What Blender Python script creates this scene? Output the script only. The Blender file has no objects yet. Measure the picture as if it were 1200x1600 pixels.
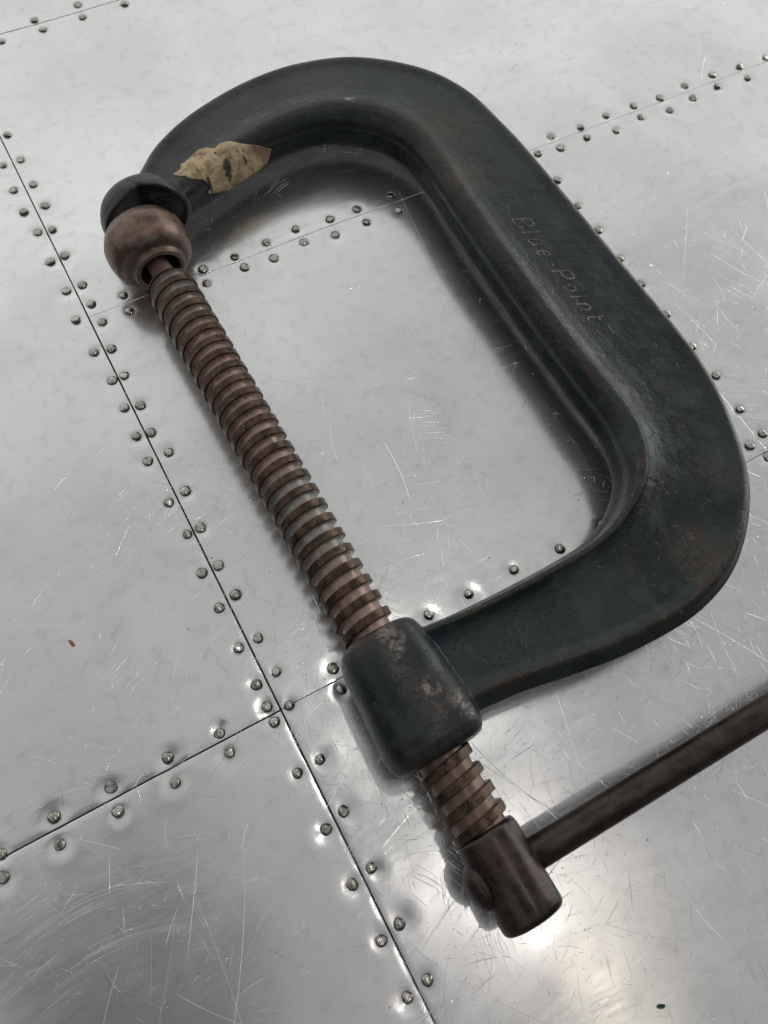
import bpy, bmesh, math, random
import numpy as np
from mathutils import Vector, Matrix, noise
from mathutils.bvhtree import BVHTree

random.seed(7)
rng = np.random.default_rng(7)
scene = bpy.context.scene
COL = scene.collection

# ------------------------------------------------------------------ camera
cam_data = bpy.data.cameras.new('camera')
cam = bpy.data.objects.new('camera', cam_data)
COL.objects.link(cam)
ROT = Matrix(((0.874891, 0.421646, -0.238286), (-0.480583, 0.816796, -0.319192), (0.060045, 0.393774, 0.917244)))
cam.matrix_world = Matrix.Translation((0, 0, 0.36)) @ ROT.to_4x4()
cam_data.sensor_width = 36
cam_data.lens = 28.007
cam_data.clip_start = 0.01
cam_data.clip_end = 50
cam_data.dof.use_dof = True
cam_data.dof.focus_distance = 0.38
cam_data.dof.aperture_fstop = 16
scene.camera = cam

# ------------------------------------------------------------------ world, lamps, exposure
world = bpy.data.worlds.new('World')
scene.world = world
world.use_nodes = True
bgn = world.node_tree.nodes['Background']
bgn.inputs['Color'].default_value = (0.93, 0.97, 1.0, 1)
bgn.inputs['Strength'].default_value = 0.06

def lamp(name, kind, loc, target, energy, color, **kw):
    d = bpy.data.lights.new(name, kind)
    d.energy = energy
    d.color = color
    for k, v in kw.items():
        setattr(d, k, v)
    o = bpy.data.objects.new(name, d)
    COL.objects.link(o)
    o.location = loc
    o.rotation_euler = (Vector(target) - Vector(loc)).to_track_quat('-Z', 'Y').to_euler()
    return o

# unseen broad area light, added for the bright far side of the room
def panel_light(name, x0, x1, y0, y1, z, radiance, color):
    w, d = x1 - x0, y1 - y0
    lamp(name, 'AREA', ((x0 + x1) / 2, (y0 + y1) / 2, z), ((x0 + x1) / 2, (y0 + y1) / 2 + 1e-4, 0), math.pi * w * d * radiance, color, shape='RECTANGLE', size=w, size_y=d)
lamp('far_area_light', 'AREA', (0.8, 3.2, 1.4), (0.8, 0.0, 1.4), math.pi * 13 * 2.8 * 0.50, (1.0, 1.0, 0.985), shape='RECTANGLE', size=13.0, size_y=2.8)
lamp('added_side_light', 'AREA', (5.0, 0.6, 1.4), (0, 0.6, 1.4), math.pi * 4 * 2.8 * 1.6, (1.0, 1.0, 0.985), shape='RECTANGLE', size=4.0, size_y=2.8)  # side light added to brighten the frame's fillets; no window known there
# overhead area lights, added; their gap stands in for a person's dark reflection
panel_light('overhead_fill_far', -4.2, 7.0, 1.75, 3.2, 2.6, 0.42, (0.99, 1.0, 0.985))
panel_light('overhead_fill_middle', -4.2, 7.0, 0.44, 1.75, 2.6, 0.275, (0.99, 1.0, 0.985))
panel_light('overhead_fill_side', -0.40, 4.0, -2.5, 0.44, 2.6, 0.215, (1.0, 0.965, 0.995))
panel_light('overhead_fill_end', -4.2, -1.18, -2.5, 0.44, 2.6, 0.25, (1.0, 0.965, 0.995))
# the warm ceiling lamp whose glow lies beside the screw head
wl = lamp('ceiling_lamp', 'AREA', (0.43, -0.58, 1.8), (0.43, -0.58, 0), 0.20, (1.0, 0.86, 0.64), shape='RECTANGLE', size=0.05, size_y=0.42)
lamp('glint_spot', 'AREA', (0.345, -0.26, 1.8), (0.345, -0.2599, 0), 0.50, (1.0, 0.95, 0.88), shape='DISK', size=0.06)
lamp('glint_spot', 'AREA', (0.375, 0.24, 1.8), (0.375, 0.2401, 0), 0.50, (1.0, 0.96, 0.90), shape='DISK', size=0.06)  # second spot added for scratch glints, its glow hidden under the boss
wl.rotation_euler = (0, 0, math.radians(-12))

scene.view_settings.view_transform = 'Standard'
scene.view_settings.look = 'None'
scene.view_settings.exposure = 0.42
scene.view_settings.gamma = 1
scene.cycles.use_denoising = True
scene.cycles.max_bounces = 8

# ------------------------------------------------------------------ small helpers
def new_mat(name):
    m = bpy.data.materials.new(name)
    m.use_nodes = True
    nt = m.node_tree
    return m, nt, nt.nodes['Principled BSDF']

class NT:
    """short-hand for building node trees"""
    def __init__(self, nt):
        self.nt = nt
    def n(self, kind, **kw):
        nd = self.nt.nodes.new(kind)
        for k, v in kw.items():
            setattr(nd, k, v)
        return nd
    def link(self, a, b):
        self.nt.links.new(a, b)
    def put(self, sock, v):
        if isinstance(v, bpy.types.NodeSocket):
            self.link(v, sock)
        elif isinstance(v, tuple) and len(v) == 3 and sock.type == 'RGBA':
            sock.default_value = (*v, 1)
        else:
            sock.default_value = v
    def coord(self, which='Object'):
        return self.n('ShaderNodeTexCoord').outputs[which]
    def mapping(self, vec, loc=(0, 0, 0), rot=(0, 0, 0), scale=(1, 1, 1)):
        m = self.n('ShaderNodeMapping')
        self.link(vec, m.inputs['Vector'])
        m.inputs['Location'].default_value = loc
        m.inputs['Rotation'].default_value = rot
        m.inputs['Scale'].default_value = scale
        return m.outputs[0]
    def noise(self, vec, scale, detail=2, rough=0.5, dist=0.0, dims='3D'):
        t = self.n('ShaderNodeTexNoise', noise_dimensions=dims)
        self.link(vec, t.inputs['Vector'])
        t.inputs['Scale'].default_value = scale
        t.inputs['Detail'].default_value = detail
        t.inputs['Roughness'].default_value = rough
        t.inputs['Distortion'].default_value = dist
        return t.outputs[0]
    def math(self, op, a, b=0.0, c=0.0, clamp=False):
        m = self.n('ShaderNodeMath', operation=op, use_clamp=clamp)
        self.put(m.inputs[0], a); self.put(m.inputs[1], b); self.put(m.inputs[2], c)
        return m.outputs[0]
    def ramp(self, v, lo, hi, a=0.0, b=1.0, smooth=True):
        m = self.n('ShaderNodeMapRange', clamp=True)
        if smooth:
            m.interpolation_type = 'SMOOTHSTEP'
        self.put(m.inputs['Value'], v)
        m.inputs['From Min'].default_value = lo; m.inputs['From Max'].default_value = hi
        m.inputs['To Min'].default_value = a; m.inputs['To Max'].default_value = b
        return m.outputs[0]
    def mix(self, f, a, b):
        m = self.n('ShaderNodeMix', data_type='RGBA')
        self.put(m.inputs[0], f); self.put(m.inputs[6], a); self.put(m.inputs[7], b)
        return m.outputs[2]
    def bump(self, h, strength=0.3, dist=0.001, normal=None):
        b = self.n('ShaderNodeBump')
        b.inputs['Strength'].default_value = strength
        b.inputs['Distance'].default_value = dist
        self.link(h, b.inputs['Height'])
        if normal is not None:
            self.link(normal, b.inputs['Normal'])
        return b.outputs[0]
    def attr(self, name):
        return self.n('ShaderNodeAttribute', attribute_name=name).outputs['Fac']

def mesh_obj(name, verts, faces, mat, parent=None, smooth=True):
    me = bpy.data.meshes.new(name)
    me.from_pydata([tuple(v) for v in verts], [], [tuple(f) for f in faces])
    me.update()
    if smooth:
        me.polygons.foreach_set('use_smooth', [True] * len(me.polygons))
    o = bpy.data.objects.new(name, me)
    if mat is not None:
        me.materials.append(mat)
    COL.objects.link(o)
    o.parent = parent
    return o

def lathe(profile, seg=48, closed_ends=True):
    """profile: list of (z, r); returns verts, faces about local Z"""
    verts, faces = [], []
    for z, r in profile:
        for k in range(seg):
            a = 2 * math.pi * k / seg
            verts.append((r * math.cos(a), r * math.sin(a), z))
    for i in range(len(profile) - 1):
        for k in range(seg):
            k2 = (k + 1) % seg
            faces.append((i * seg + k, i * seg + k2, (i + 1) * seg + k2, (i + 1) * seg + k))
    if closed_ends:
        faces.append(tuple(reversed(range(seg))))
        faces.append(tuple(range((len(profile) - 1) * seg, len(profile) * seg)))
    return verts, faces

def sharp_by_angle(o, deg):
    bm = bmesh.new(); bm.from_mesh(o.data)
    bmesh.ops.recalc_face_normals(bm, faces=bm.faces)
    for e in bm.edges:
        if len(e.link_faces) == 2 and e.calc_face_angle(0) > math.radians(deg):
            e.smooth = False
    bm.to_mesh(o.data); bm.free()

# ------------------------------------------------------------------ the riveted aluminium table top
SEAM_X1, SEAM_X2 = 0.0072, 0.2900
SEAM_Y1, SEAM_Y2, SEAM_Y3 = 0.0628, 0.2974, 0.5280
XMIN, XMAX, YMIN, YMAX = -0.55, 1.05, -0.60, 1.10

RIVETS = [(a / 1000, b / 1000) for a, b in (
    (11.5, 442.9), (12, 420.6), (12.2, 399.2), (12.8, 381.3), (10.6, 362.6), (10.2, 342.1), (11.8, 318.8), (11.5, 304.7), (12.5, 291.2), (10.6, 273.4),
    (10.5, 255.3), (11, 234.8), (9.8, 217.5), (13.4, 203.1), (12.3, 179.9), (1.4, 420.6), (0.8, 399.7), (0.7, 381.8), (2.7, 364.3), (1.8, 341.2), (2.8,
    318.9), (0.6, 298.4), (1.8, 275.1), (3.9, 255.2), (3.3, 237), (2.5, 218.8), (2.3, 203.1), (2.8, 177.8), (10.9, 158.9), (10.6, 137.3), (11.7, 120.4),
    (12, 96.8), (4.1, 158.3), (2.2, 137.4), (2.5, 117.9), (2.5, 96.8), (2.5, 77.8), (12.7, 78.9), (11.3, 62.9), (2.4, 67), (2.4, 59.5), (-20.6, 66.3),
    (-44.1, 67.5), (-20.1, 56.9), (-69.6, 67.7), (-94.2, 67.7), (-117.4, 64.6), (-45.3, 56.5), (-70.5, 57.3), (-95.7, 56.5), (-119.3, 55.7), (12.7, 35.8),
    (1.8, 35.4), (12, 12.3), (11.8, -12.5), (11.9, -36.2), (12.1, -58.7), (2.3, 9.5), (2, -14.2), (2.7, -37.9), (2.2, -60.2), (36.1, 68.4), (34.8, 58.3),
    (86.9, 69.6), (109.1, 69.6), (134.8, 69.9), (160.8, 68.3), (187.6, 68.9), (292.9, 89.8), (294.3, 72.4), (283.3, 69.9), (288.1, 60.2), (294.7, 112.9),
    (294.7, 134.3), (295.1, 158.8), (294.3, 182.7), (293.8, 203), (294.6, 226.5), (293.8, 247.1), (293.8, 269.6), (294.6, 293.1), (310.7, 302.2), (310.8,
    291.4), (332.4, 300.7), (331.1, 291.6), (353.8, 302.6), (352, 288.6), (375.8, 301.9), (373.9, 291.4), (396.5, 300.7), (395.2, 288.6), (418.1, 302.6),
    (416.2, 291.1), (441.8, 303), (438.1, 292.8), (464.1, 301), (462.2, 290.4), (486.8, 300.3), (195.6, 303.2), (172.6, 302.1), (154.8, 302), (133.4,
    303.8), (114, 302.2), (94.1, 301.1), (74.5, 300.6), (194.3, 290.7), (173.1, 291.1), (152, 290.1), (133.3, 292.9), (113.2, 290.4), (95.7, 291.8),
    (72.4, 290.8), (28.9, 302.8), (28.2, 291.8), (89, 534.2), (58.8, 532), (116.6, 522.7), (87.5, 521.9), (60.9, 521.1), (34.3, 521.2),
)]
DIM = []
for (rx, ry) in RIVETS:
    deep = 0.48 + 0.42 * max(0.0, min(1.0, (0.22 - ry) / 0.16))           # the near rows were hammered harder
    DIM.append((rx + rng.normal(0, 0.0009), ry + rng.normal(0, 0.0009), float(rng.uniform(0.45, 1.15)) * deep * 1e-3,
                float(rng.uniform(3.0, 5.2)) * 1e-3, float(rng.uniform(0.35, 1.0))))
WAVES = [(rng.uniform(25, 75), rng.uniform(0, 6.28), rng.uniform(0, 6.28), rng.uniform(0.03, 0.12) * 1e-3) for _ in range(9)]
WAVES += [(rng.uniform(120, 260), rng.uniform(0, 6.28), rng.uniform(0, 6.28), rng.uniform(0.004, 0.010) * 1e-3) for _ in range(10)]

def sheet_height(X, Y):
    Z = np.zeros_like(X)
    for k, a, p, amp in WAVES:
        Z += amp * np.sin(k * (X * math.cos(a) + Y * math.sin(a)) + p + 0.6 * np.sin(0.4 * k * X + p * 2))
    dirt = np.zeros_like(X)
    for (cx, cy, amp, sg, d), (rx, ry) in zip(DIM, RIVETS):
        m = (np.abs(X - cx) < 0.02) & (np.abs(Y - cy) < 0.02)
        if not m.any():
            continue
        r2 = (X[m] - cx) ** 2 + (Y[m] - cy) ** 2
        Z[m] -= amp * (np.exp(-r2 / sg ** 2) - 0.30 * np.exp(-r2 / (2.0 * sg) ** 2))
        r = np.sqrt((X[m] - rx) ** 2 + (Y[m] - ry) ** 2)
        dirt[m] = np.maximum(dirt[m], d * np.exp(-((r - 0.0024) / 0.0008) ** 2))
    return Z, dirt

def axis_lines(a, b, lo, hi, step):
    """grid lines from a to b: fine between lo and hi, growing outside, two extra lines at each end"""
    f0, f1 = max(a, lo), min(b, hi)
    pts = [f0 + (f1 - f0) * i / max(1, round((f1 - f0) / step)) for i in range(max(1, round((f1 - f0) / step)) + 1)]
    s, x = step, f0
    while x > a + 1e-9:
        s *= 1.5; x = max(a, x - s); pts.insert(0, x)
    s, x = step, f1
    while x < b - 1e-9:
        s *= 1.5; x = min(b, x + s); pts.append(x)
    pts = [pts[0], pts[0] + 0.0004] + pts[1:-1] + [pts[-1] - 0.0004, pts[-1]]
    return np.array(pts)

table = bpy.data.objects.new('table_top', None)
COL.objects.link(table)
table['kind'] = 'structure'
table['label'] = 'scratched aluminium sheet table top with double rows of rivets along its seams'

def make_panel(x0, x1, y0, y1, mat, dz, gaps):
    gl, gr, gb, gt = (g * 0.001 for g in gaps)              # half seam widths: left, right, near, far
    xs = axis_lines(x0 + gl, x1 - gr, -0.16, 0.55, 0.0013)
    ys = axis_lines(y0 + gb, y1 - gt, -0.16, 0.57, 0.0013)
    X, Y = np.meshgrid(xs, ys, indexing='ij')
    Z, dirt = sheet_height(X, Y)
    Z += dz
    for e, g in ((X - xs[0], gl), (xs[-1] - X, gr), (Y - ys[0], gb), (ys[-1] - Y, gt)):
        k = min(1.0, g / 0.0003)
        Z -= k * (0.00016 * np.exp(-(e / 0.0008) ** 2) + 0.00007 * np.exp(-(e / 0.006) ** 2))
    nx, ny = X.shape
    top = np.stack([X, Y, Z], -1).reshape(-1, 3)
    idx = np.arange(nx * ny).reshape(nx, ny)
    q = np.stack([idx[:-1, :-1], idx[1:, :-1], idx[1:, 1:], idx[:-1, 1:]], -1).reshape(-1, 4)
    ring = np.concatenate([idx[:, 0], idx[-1, 1:], idx[-2::-1, -1], idx[0, -2:0:-1]])
    skirt = top[ring].copy(); skirt[:, 2] = -0.0016
    base = len(top)
    n = len(ring)
    j = np.arange(n)
    sq = np.stack([ring[(j + 1) % n], ring, base + j, base + (j + 1) % n], -1)
    V = np.concatenate([top, skirt]); F = np.concatenate([q, sq])
    me = bpy.data.meshes.new('panel')
    me.vertices.add(len(V)); me.vertices.foreach_set('co', V.ravel())
    me.loops.add(F.size); me.loops.foreach_set('vertex_index', F.ravel().astype(np.int32))
    me.polygons.add(len(F)); me.polygons.foreach_set('loop_start', np.arange(0, F.size, 4, dtype=np.int32))
    me.polygons.foreach_set('loop_total', np.full(len(F), 4, dtype=np.int32))
    me.update(calc_edges=True)
    sm = np.ones(len(F), dtype=bool); sm[len(q):] = False
    me.polygons.foreach_set('use_smooth', sm)
    at = me.attributes.new('dirt', 'FLOAT', 'POINT')
    at.data.foreach_set('value', np.concatenate([dirt.ravel(), np.ones(n)]).astype(np.float32))
    me.materials.append(mat)
    o = bpy.data.objects.new('panel', me)
    COL.objects.link(o)
    o.parent = table
    return o

def aluminium():
    m, nt, p = new_mat('scratched_aluminium')
    T = NT(nt)
    co = T.coord('Object')
    wob = T.n('ShaderNodeTexNoise'); T.link(co, wob.inputs['Vector']); wob.inputs['Scale'].default_value = 130; wob.inputs['Detail'].default_value = 1
    wv = T.n('ShaderNodeVectorMath', operation='MULTIPLY_ADD')
    T.link(wob.outputs['Color'], wv.inputs[0]); wv.inputs[1].default_value = (0.0007, 0.0007, 0); T.link(co, wv.inputs[2])
    cow = wv.outputs[0]

    def scratch_layer(scale, half_w, length, keep, loc):
        """one straight scratch of random direction in each Voronoi cell"""
        vec = T.mapping(cow, loc=loc)
        vo = T.n('ShaderNodeTexVoronoi', voronoi_dimensions='2D', feature='F1')
        T.link(vec, vo.inputs['Vector']); vo.inputs['Scale'].default_value = scale
        df = T.n('ShaderNodeVectorMath', operation='SUBTRACT')
        T.link(vec, df.inputs[0]); T.link(vo.outputs['Position'], df.inputs[1])
        sp = T.n('ShaderNodeSeparateXYZ'); T.link(df.outputs[0], sp.inputs[0])
        sc = T.n('ShaderNodeSeparateColor'); T.link(vo.outputs['Color'], sc.inputs[0])
        ang = T.math('MULTIPLY', sc.outputs[0], 6.2832)
        cs, sn = T.math('COSINE', ang), T.math('SINE', ang)
        al = T.math('ADD', T.math('MULTIPLY', sp.outputs[0], cs), T.math('MULTIPLY', sp.outputs[1], sn))
        ac = T.math('SUBTRACT', T.math('MULTIPLY', sp.outputs[0], sn), T.math('MULTIPLY', sp.outputs[1], cs))
        line = T.ramp(T.math('ABSOLUTE', ac), 0.0, half_w, 1, 0)
        ends = T.ramp(T.math('DIVIDE', T.math('ABSOLUTE', al), T.math('ADD', T.math('MULTIPLY', sc.outputs[1], length), length * 0.15)), 0.55, 1.0, 1, 0)
        on = T.ramp(sc.outputs[2], 1 - keep, 1 - keep + 0.35, 0.0, 1.0)
        return T.math('MULTIPLY', T.math('MULTIPLY', line, ends), on)

    def maximum(lst):
        t = lst[0]
        for q in lst[1:]:
            t = T.math('MAXIMUM', t, q)
        return t
    # swept scuffs: bundles of hair-thin, gently curved lines from broken contour lines of stretched noise
    cur = T.n('ShaderNodeTexNoise'); T.link(co, cur.inputs['Vector']); cur.inputs['Scale'].default_value = 7; cur.inputs['Detail'].default_value = 0
    cv = T.n('ShaderNodeVectorMath', operation='MULTIPLY_ADD')
    T.link(cur.outputs['Color'], cv.inputs[0]); cv.inputs[1].default_value = (0.10, 0.10, 0); T.link(co, cv.inputs[2])
    sw = []
    for q, (ang, sx, sy, eps, thr) in enumerate(((8, 11, 620, 0.020, 0.50), (64, 13, 700, 0.020, 0.50), (118, 10, 560, 0.018, 0.52))):
        nz = T.noise(T.mapping(cv.outputs[0], loc=(q * 2.3, q * 5.1, q * 3.7), rot=(0, 0, math.radians(ang)), scale=(sx, sy, 1)), 1.0, 0.0, 0.5, 0.0)
        ln = T.ramp(T.math('ABSOLUTE', T.math('SUBTRACT', nz, 0.62)), 0.0, eps, 1, 0)
        mk = T.ramp(T.noise(T.mapping(cv.outputs[0], loc=(q * 7.3, 2.2 * q, q), rot=(0, 0, math.radians(ang)), scale=(0.5, 1.4, 1)), 48, 3, 0.6), thr, thr + 0.10)
        sw.append(T.math('MULTIPLY', ln, mk))
    swept = maximum(sw)
    zone = T.ramp(T.noise(co, 9, 3, 0.6), 0.36, 0.66, 0.05, 1.0)
    total = T.math('MULTIPLY', swept, zone)
    smudge = T.noise(co, 16, 4, 0.6, 0.6)
    broad = T.noise(T.mapping(co, loc=(5, 3, 2)), 7, 3, 0.6, 0.3)
    fine = T.noise(co, 120, 3, 0.6)
    base = T.mix(T.ramp(smudge, 0.3, 0.7), (0.80, 0.81, 0.80), (0.88, 0.885, 0.88))
    base = T.mix(T.math('MULTIPLY', T.ramp(broad, 0.5, 0.75), 0.35), base, (0.74, 0.73, 0.74))
    base = T.mix(T.math('MULTIPLY', T.ramp(fine, 0.52, 0.70), 0.28), base, (0.58, 0.58, 0.56))
    # dark hairlines and rubbed-in marks
    dk = T.math('MAXIMUM', scratch_layer(17, 0.00017, 0.045, 0.6, (3.7, 8.8, 0)), scratch_layer(60, 0.00018, 0.010, 0.45, (7.1, 1.9, 0)))
    dk = T.math('MULTIPLY', dk, T.ramp(T.noise(co, 150, 2, 0.6), 0.35, 0.6))
    base = T.mix(T.math('MULTIPLY', dk, 0.7), base, (0.20, 0.20, 0.20))
    dirt = T.math('MULTIPLY', T.attr('dirt'), T.ramp(T.noise(co, 260, 2, 0.6), 0.3, 0.7, 0.3, 1.0))
    base = T.mix(T.math('MULTIPLY', dirt, 0.85), base, (0.10, 0.095, 0.08))
    T.link(base, p.inputs['Base Color'])
    p.inputs['Metallic'].default_value = 1.0
    r = T.math('ADD', T.ramp(smudge, 0.3, 0.75, 0.115, 0.175), T.math('MULTIPLY', fine, 0.04))
    streak = T.noise(T.mapping(cow, rot=(0, 0, 0.5), scale=(40, 520, 1)), 1, 2, 0.6)
    r = T.math('ADD', r, T.math('ADD', T.math('MULTIPLY', dirt, 0.3), T.ramp(streak, 0.35, 0.7, 0.0, 0.05)))
    T.link(r, p.inputs['Roughness'])
    b1 = T.bump(total, 0.3, 0.00008)
    b3 = T.bump(T.noise(co, 70, 2, 0.5), 0.10, 0.00025, T.bump(T.noise(T.mapping(co, rot=(0, 0, 0.9), scale=(1, 3.5, 1)), 420, 3, 0.7), 0.16, 0.00008, b1))
    T.link(b3, p.inputs['Normal'])
    # the dull micro-scuffed share of the surface
    p2 = T.n('ShaderNodeBsdfPrincipled')
    T.link(base, p2.inputs['Base Color']); p2.inputs['Metallic'].default_value = 1.0
    p2.inputs['Roughness'].default_value = 0.40
    T.link(b1, p2.inputs['Normal'])
    mx = T.n('ShaderNodeMixShader')
    T.link(T.ramp(broad, 0.3, 0.7, 0.24, 0.40), mx.inputs[0])
    T.link(p.outputs[0], mx.inputs[1]); T.link(p2.outputs[0], mx.inputs[2])
    T.link(mx.outputs[0], nt.nodes['Material Output'].inputs['Surface'])
    return m

def rivet_metal():
    m, nt, p = new_mat('rivet_metal')
    T = NT(nt)
    co = T.coord('Object')
    nz = T.noise(co, 700, 2, 0.6)
    inf = T.n('ShaderNodeObjectInfo').outputs['Random']
    sep = T.n('ShaderNodeSeparateXYZ'); T.link(co, sep.inputs[0])
    rr = T.math('SQRT', T.math('ADD', T.math('MULTIPLY', sep.outputs[0], sep.outputs[0]), T.math('MULTIPLY', sep.outputs[1], sep.outputs[1])))
    grime = T.ramp(T.math('ADD', rr, T.math('MULTIPLY', T.math('SUBTRACT', nz, 0.5), 0.0016)), 0.0016, 0.0026)
    body = T.mix(T.ramp(nz, 0.45, 0.75), T.mix(inf, (0.40, 0.385, 0.34), (0.58, 0.56, 0.51)), (0.13, 0.12, 0.10))
    T.link(T.mix(T.math('MULTIPLY', grime, 0.7), body, (0.085, 0.075, 0.055)), p.inputs['Base Color'])
    p.inputs['Metallic'].default_value = 1.0
    T.link(T.ramp(nz, 0.3, 0.7, 0.14, 0.3), p.inputs['Roughness'])
    T.link(T.bump(nz, 0.25, 0.0002), p.inputs['Normal'])
    return m

def plain(name, col, rough=0.6, metal=0.0):
    m, nt, p = new_mat(name)
    T = NT(nt)
    nz = T.noise(T.coord('Object'), 300, 2, 0.5)
    T.link(T.mix(nz, tuple(c * 0.7 for c in col), tuple(min(1, c * 1.3) for c in col)), p.inputs['Base Color'])
    p.inputs['Roughness'].default_value = rough
    p.inputs['Metallic'].default_value = metal
    return m

ALU = aluminium()
RIV = rivet_metal()
make_panel(XMIN, SEAM_X1, SEAM_Y1, YMAX, ALU, 0.0, (0.3, 0.32, 0.30, 0.3))
make_panel(XMIN, SEAM_X1, YMIN, SEAM_Y1, ALU, 0.0, (0.3, 0.28, 0.3, 0.30))
make_panel(SEAM_X1, XMAX, SEAM_Y3, YMAX, ALU, 0.0, (0.32, 0.3, 0.2, 0.3))
make_panel(SEAM_X1, XMAX, SEAM_Y2, SEAM_Y3, ALU, 0.0, (0.32, 0.3, 0.010, 0.2))
make_panel(SEAM_X1, SEAM_X2, SEAM_Y1, SEAM_Y2, ALU, 0.0, (0.32, 0.05, 0.09, 0.014))
make_panel(SEAM_X2, XMAX, SEAM_Y1, SEAM_Y2, ALU, 0.0, (0.05, 0.3, 0.06, 0.010))
make_panel(SEAM_X1, XMAX, YMIN, SEAM_Y1, ALU, 0.0, (0.28, 0.3, 0.3, 0.09))
v = [(XMIN, YMIN, -0.0013), (XMAX, YMIN, -0.0013), (XMAX, YMAX, -0.0013), (XMIN, YMAX, -0.0013),
     (XMIN, YMIN, -0.02), (XMAX, YMIN, -0.02), (XMAX, YMAX, -0.02), (XMIN, YMAX, -0.02)]
mesh_obj('backing_board', v, [(0, 1, 2, 3), (7, 6, 5, 4), (0, 4, 5, 1), (1, 5, 6, 2), (2, 6, 7, 3), (3, 7, 4, 0)],
         plain('dark_backing', (0.02, 0.02, 0.02), 0.9), table, smooth=False)

HEADS = ([(-0.0007, 0.00250), (0.0001, 0.00258), (0.00065, 0.00232), (0.00108, 0.00165), (0.00128, 0.00080)],
         [(-0.0007, 0.00255), (0.0001, 0.00262), (0.00060, 0.00240), (0.00088, 0.00190), (0.00094, 0.00130)],
         [(-0.0007, 0.00245), (0.0001, 0.00254), (0.00080, 0.00228), (0.00122, 0.00150), (0.00108, 0.00060)])
protos = []
hz, _ = sheet_height(np.array([r[0] for r in RIVETS]), np.array([r[1] for r in RIVETS]))
for i, (rx, ry) in enumerate(RIVETS):
    if i < 3:
        pv, pf = lathe(HEADS[i], 14)
        pv = [(x * (1 + 0.05 * math.sin(3 * math.atan2(y, x) + i)), y, z) for x, y, z in pv]
        o = mesh_obj('rivet', pv, pf[:-2] + [pf[-1]], RIV, table)
        protos.append(o)
    else:
        o = protos[random.choice((0, 0, 1, 1, 2))].copy()
        COL.objects.link(o)
        o.parent = table
    o.location = (rx, ry, float(hz[i]) + 0.0001)
    k = random.uniform(0.92, 1.10)
    o.scale = (k, k * random.uniform(0.92, 1.06), random.uniform(0.7, 1.3))
    o.rotation_euler = (random.gauss(0, 0.12), random.gauss(0, 0.12), random.uniform(0, 6.28))

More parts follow.
